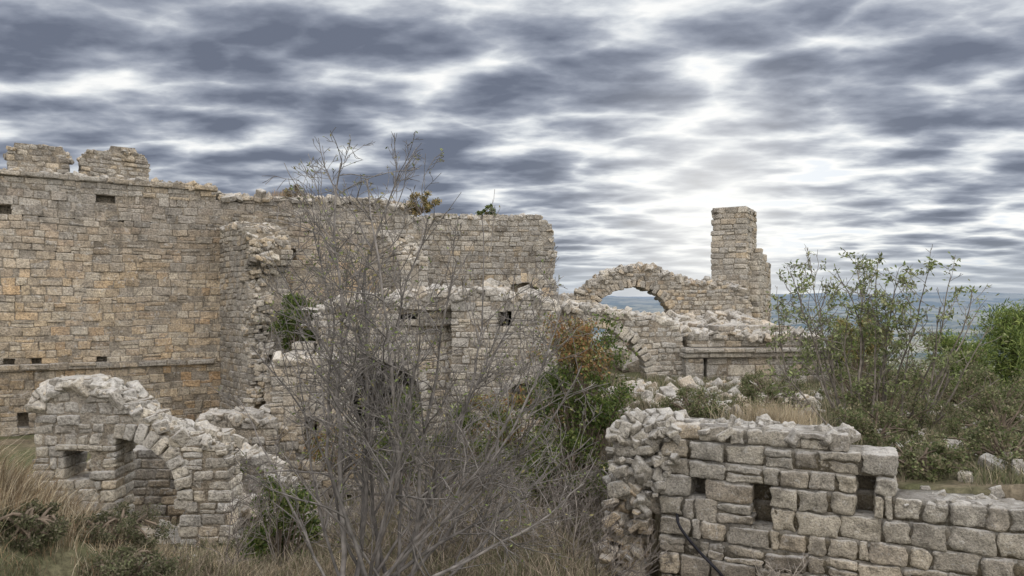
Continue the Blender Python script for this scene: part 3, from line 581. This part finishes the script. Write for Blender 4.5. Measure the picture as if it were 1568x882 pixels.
mw=MB();Wf=Wall(mw,(1.18,9.5),(.895,-.446),51)
for k in range(16):
    S=Wf.S(rng.uniform(1165,1215));p=Wf.O+Wf.u*S+Wf.n*rng.uniform(.05,.35);grow(mw,rng,np.array([p[0],p[1],Wf.Z(885,S)]),nrm(np.array([rng.normal()*.5,-.1,rng.uniform(.3,1)])),rng.uniform(.2,.45),.007,0,prm3,[],(.33,.3,.26))
mw.build('dead_twigs',M_BARK)
# ---------------------------------------------------------------- camera, world, sun
cam=bpy.data.cameras.new('camera');co=bpy.data.objects.new('camera',cam);bpy.context.scene.collection.objects.link(co)
cam.sensor_width=36;cam.lens=26;cam.shift_y=29/1568;co.rotation_euler=(math.radians(90),0,0);cam.clip_end=60000;cam.clip_start=.05
bpy.context.scene.camera=co
AZ=math.radians(62);EL=math.radians(42)
sd=Vector((math.sin(AZ)*math.cos(EL),math.cos(AZ)*math.cos(EL),math.sin(EL)))
sl_=bpy.data.lights.new('sun','SUN');sl_.energy=1.2;sl_.angle=math.radians(28);sl_.color=(1,.96,.9);so=bpy.data.objects.new('sun',sl_);bpy.context.scene.collection.objects.link(so);so.rotation_euler=sd.to_track_quat('Z','Y').to_euler()
w=bpy.data.worlds.new('World');bpy.context.scene.world=w;w.use_nodes=True;t=w.node_tree;t.nodes.clear();g=G(t)
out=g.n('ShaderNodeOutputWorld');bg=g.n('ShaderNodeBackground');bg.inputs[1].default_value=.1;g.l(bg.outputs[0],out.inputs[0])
w.cycles.sampling_method='MANUAL';w.cycles.sample_map_resolution=256
sky=g.n('ShaderNodeTexSky');sky.sky_type='NISHITA';sky.sun_disc=False;sky.sun_elevation=EL;sky.sun_rotation=AZ
tc=g.n('ShaderNodeTexCoord');sp=g.n('ShaderNodeSeparateXYZ');g.l(tc.outputs['Generated'],sp.inputs[0]);x,y,z=sp.outputs
zz=g.m('ADD',g.m('MAXIMUM',z,0.),.12);cx=g.m('DIVIDE',x,zz);cy=g.m('DIVIDE',y,zz)
cb=g.n('ShaderNodeCombineXYZ');g.l(g.m('MULTIPLY_ADD',cy,.25,g.m('MULTIPLY',cx,.9)),cb.inputs[0]);g.l(g.m('MULTIPLY_ADD',cx,-.12,g.m('MULTIPLY',cy,1.25)),cb.inputs[1]);cb.inputs[2].default_value=1.3;Pc=cb.outputs[0]
a=g.noise(Pc,2.9,6,.55,.1);b2=g.noise(Pc,.55,2,.5)
wn=g.n('ShaderNodeTexNoise');wn.inputs['Scale'].default_value=2.4;wn.inputs['Detail'].default_value=3;g.l(Pc,wn.inputs['Vector'])
wv=g.n('ShaderNodeVectorMath',operation='MULTIPLY_ADD');g.l(wn.outputs['Color'],wv.inputs[0]);wv.inputs[1].default_value=(.6,.6,0);g.l(Pc,wv.inputs[2])
vo=g.n('ShaderNodeTexVoronoi',feature='F1',voronoi_dimensions='2D');vo.inputs['Scale'].default_value=2.7;g.l(wv.outputs[0],vo.inputs['Vector'])
v=g.m('ADD',g.m('ADD',g.m('MULTIPLY',a,.5),g.m('MULTIPLY',b2,.15)),g.m('MULTIPLY',vo.outputs[0],.27))
v=g.m('ADD',v,.015)
gd=Vector((.255,.95,.115)).normalized()
vd=g.n('ShaderNodeVectorMath',operation='DOT_PRODUCT');g.l(tc.outputs['Generated'],vd.inputs[0]);vd.inputs[1].default_value=gd
glow=g.m('POWER',g.m('MAXIMUM',vd.outputs['Value'],0.),40.)
band=g.m('MULTIPLY',g.ramp(z,[(.03,0.),(.08,1.),(.15,1.),(.26,0.)]),g.m('ADD',.02,g.m('MULTIPLY',g.ramp(g.m('MULTIPLY_ADD',x,.5,.5),[(.45,0.),(.65,1.)]),.045)))
v=g.m('ADD',g.m('ADD',v,band),g.m('MULTIPLY',glow,.03))
cl=g.ramp(v,[(.38,(.15,.17,.225)),(.43,(.225,.25,.315)),(.475,(.33,.36,.43)),(.515,(.48,.51,.57)),(.56,(.74,.77,.80)),(.61,(1.02,1.02,1.))])
cl=g.mix(g.m('MULTIPLY',g.ramp(v,[(.63,0.),(.67,1.)]),.25),cl,(.4,.6,.88))
haze=g.ramp(z,[(0.,1.),(.03,.75),(.08,0.)])
hc=g.mix(g.m('MINIMUM',g.m('MULTIPLY',glow,1.2),1.),(.50,.56,.63),(.72,.77,.82))
cl=g.mix(g.m('MULTIPLY',haze,.8),cl,hc)
g2=g.m('POWER',g.m('MAXIMUM',vd.outputs['Value'],0.),120.)
cl=g.mix(g.m('MULTIPLY',g2,.6,clamp=True),cl,(1.12,1.1,1.05))
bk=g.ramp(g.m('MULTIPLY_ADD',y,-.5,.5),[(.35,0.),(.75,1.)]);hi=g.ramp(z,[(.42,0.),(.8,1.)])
fac=g.m('ADD',g.m('ADD',1.,g.m('MULTIPLY',bk,4.)),g.m('MULTIPLY',hi,2.3))  # added fill: unseen sky behind and overhead brightened and warmed to light walls
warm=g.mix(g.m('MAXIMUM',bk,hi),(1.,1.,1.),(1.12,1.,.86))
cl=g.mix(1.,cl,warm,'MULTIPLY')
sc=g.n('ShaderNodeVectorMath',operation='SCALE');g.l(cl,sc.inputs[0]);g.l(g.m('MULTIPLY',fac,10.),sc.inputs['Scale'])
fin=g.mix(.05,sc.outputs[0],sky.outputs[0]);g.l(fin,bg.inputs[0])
vs=bpy.context.scene.view_settings;vs.view_transform='Standard';vs.look='None';vs.exposure=0;vs.gamma=1
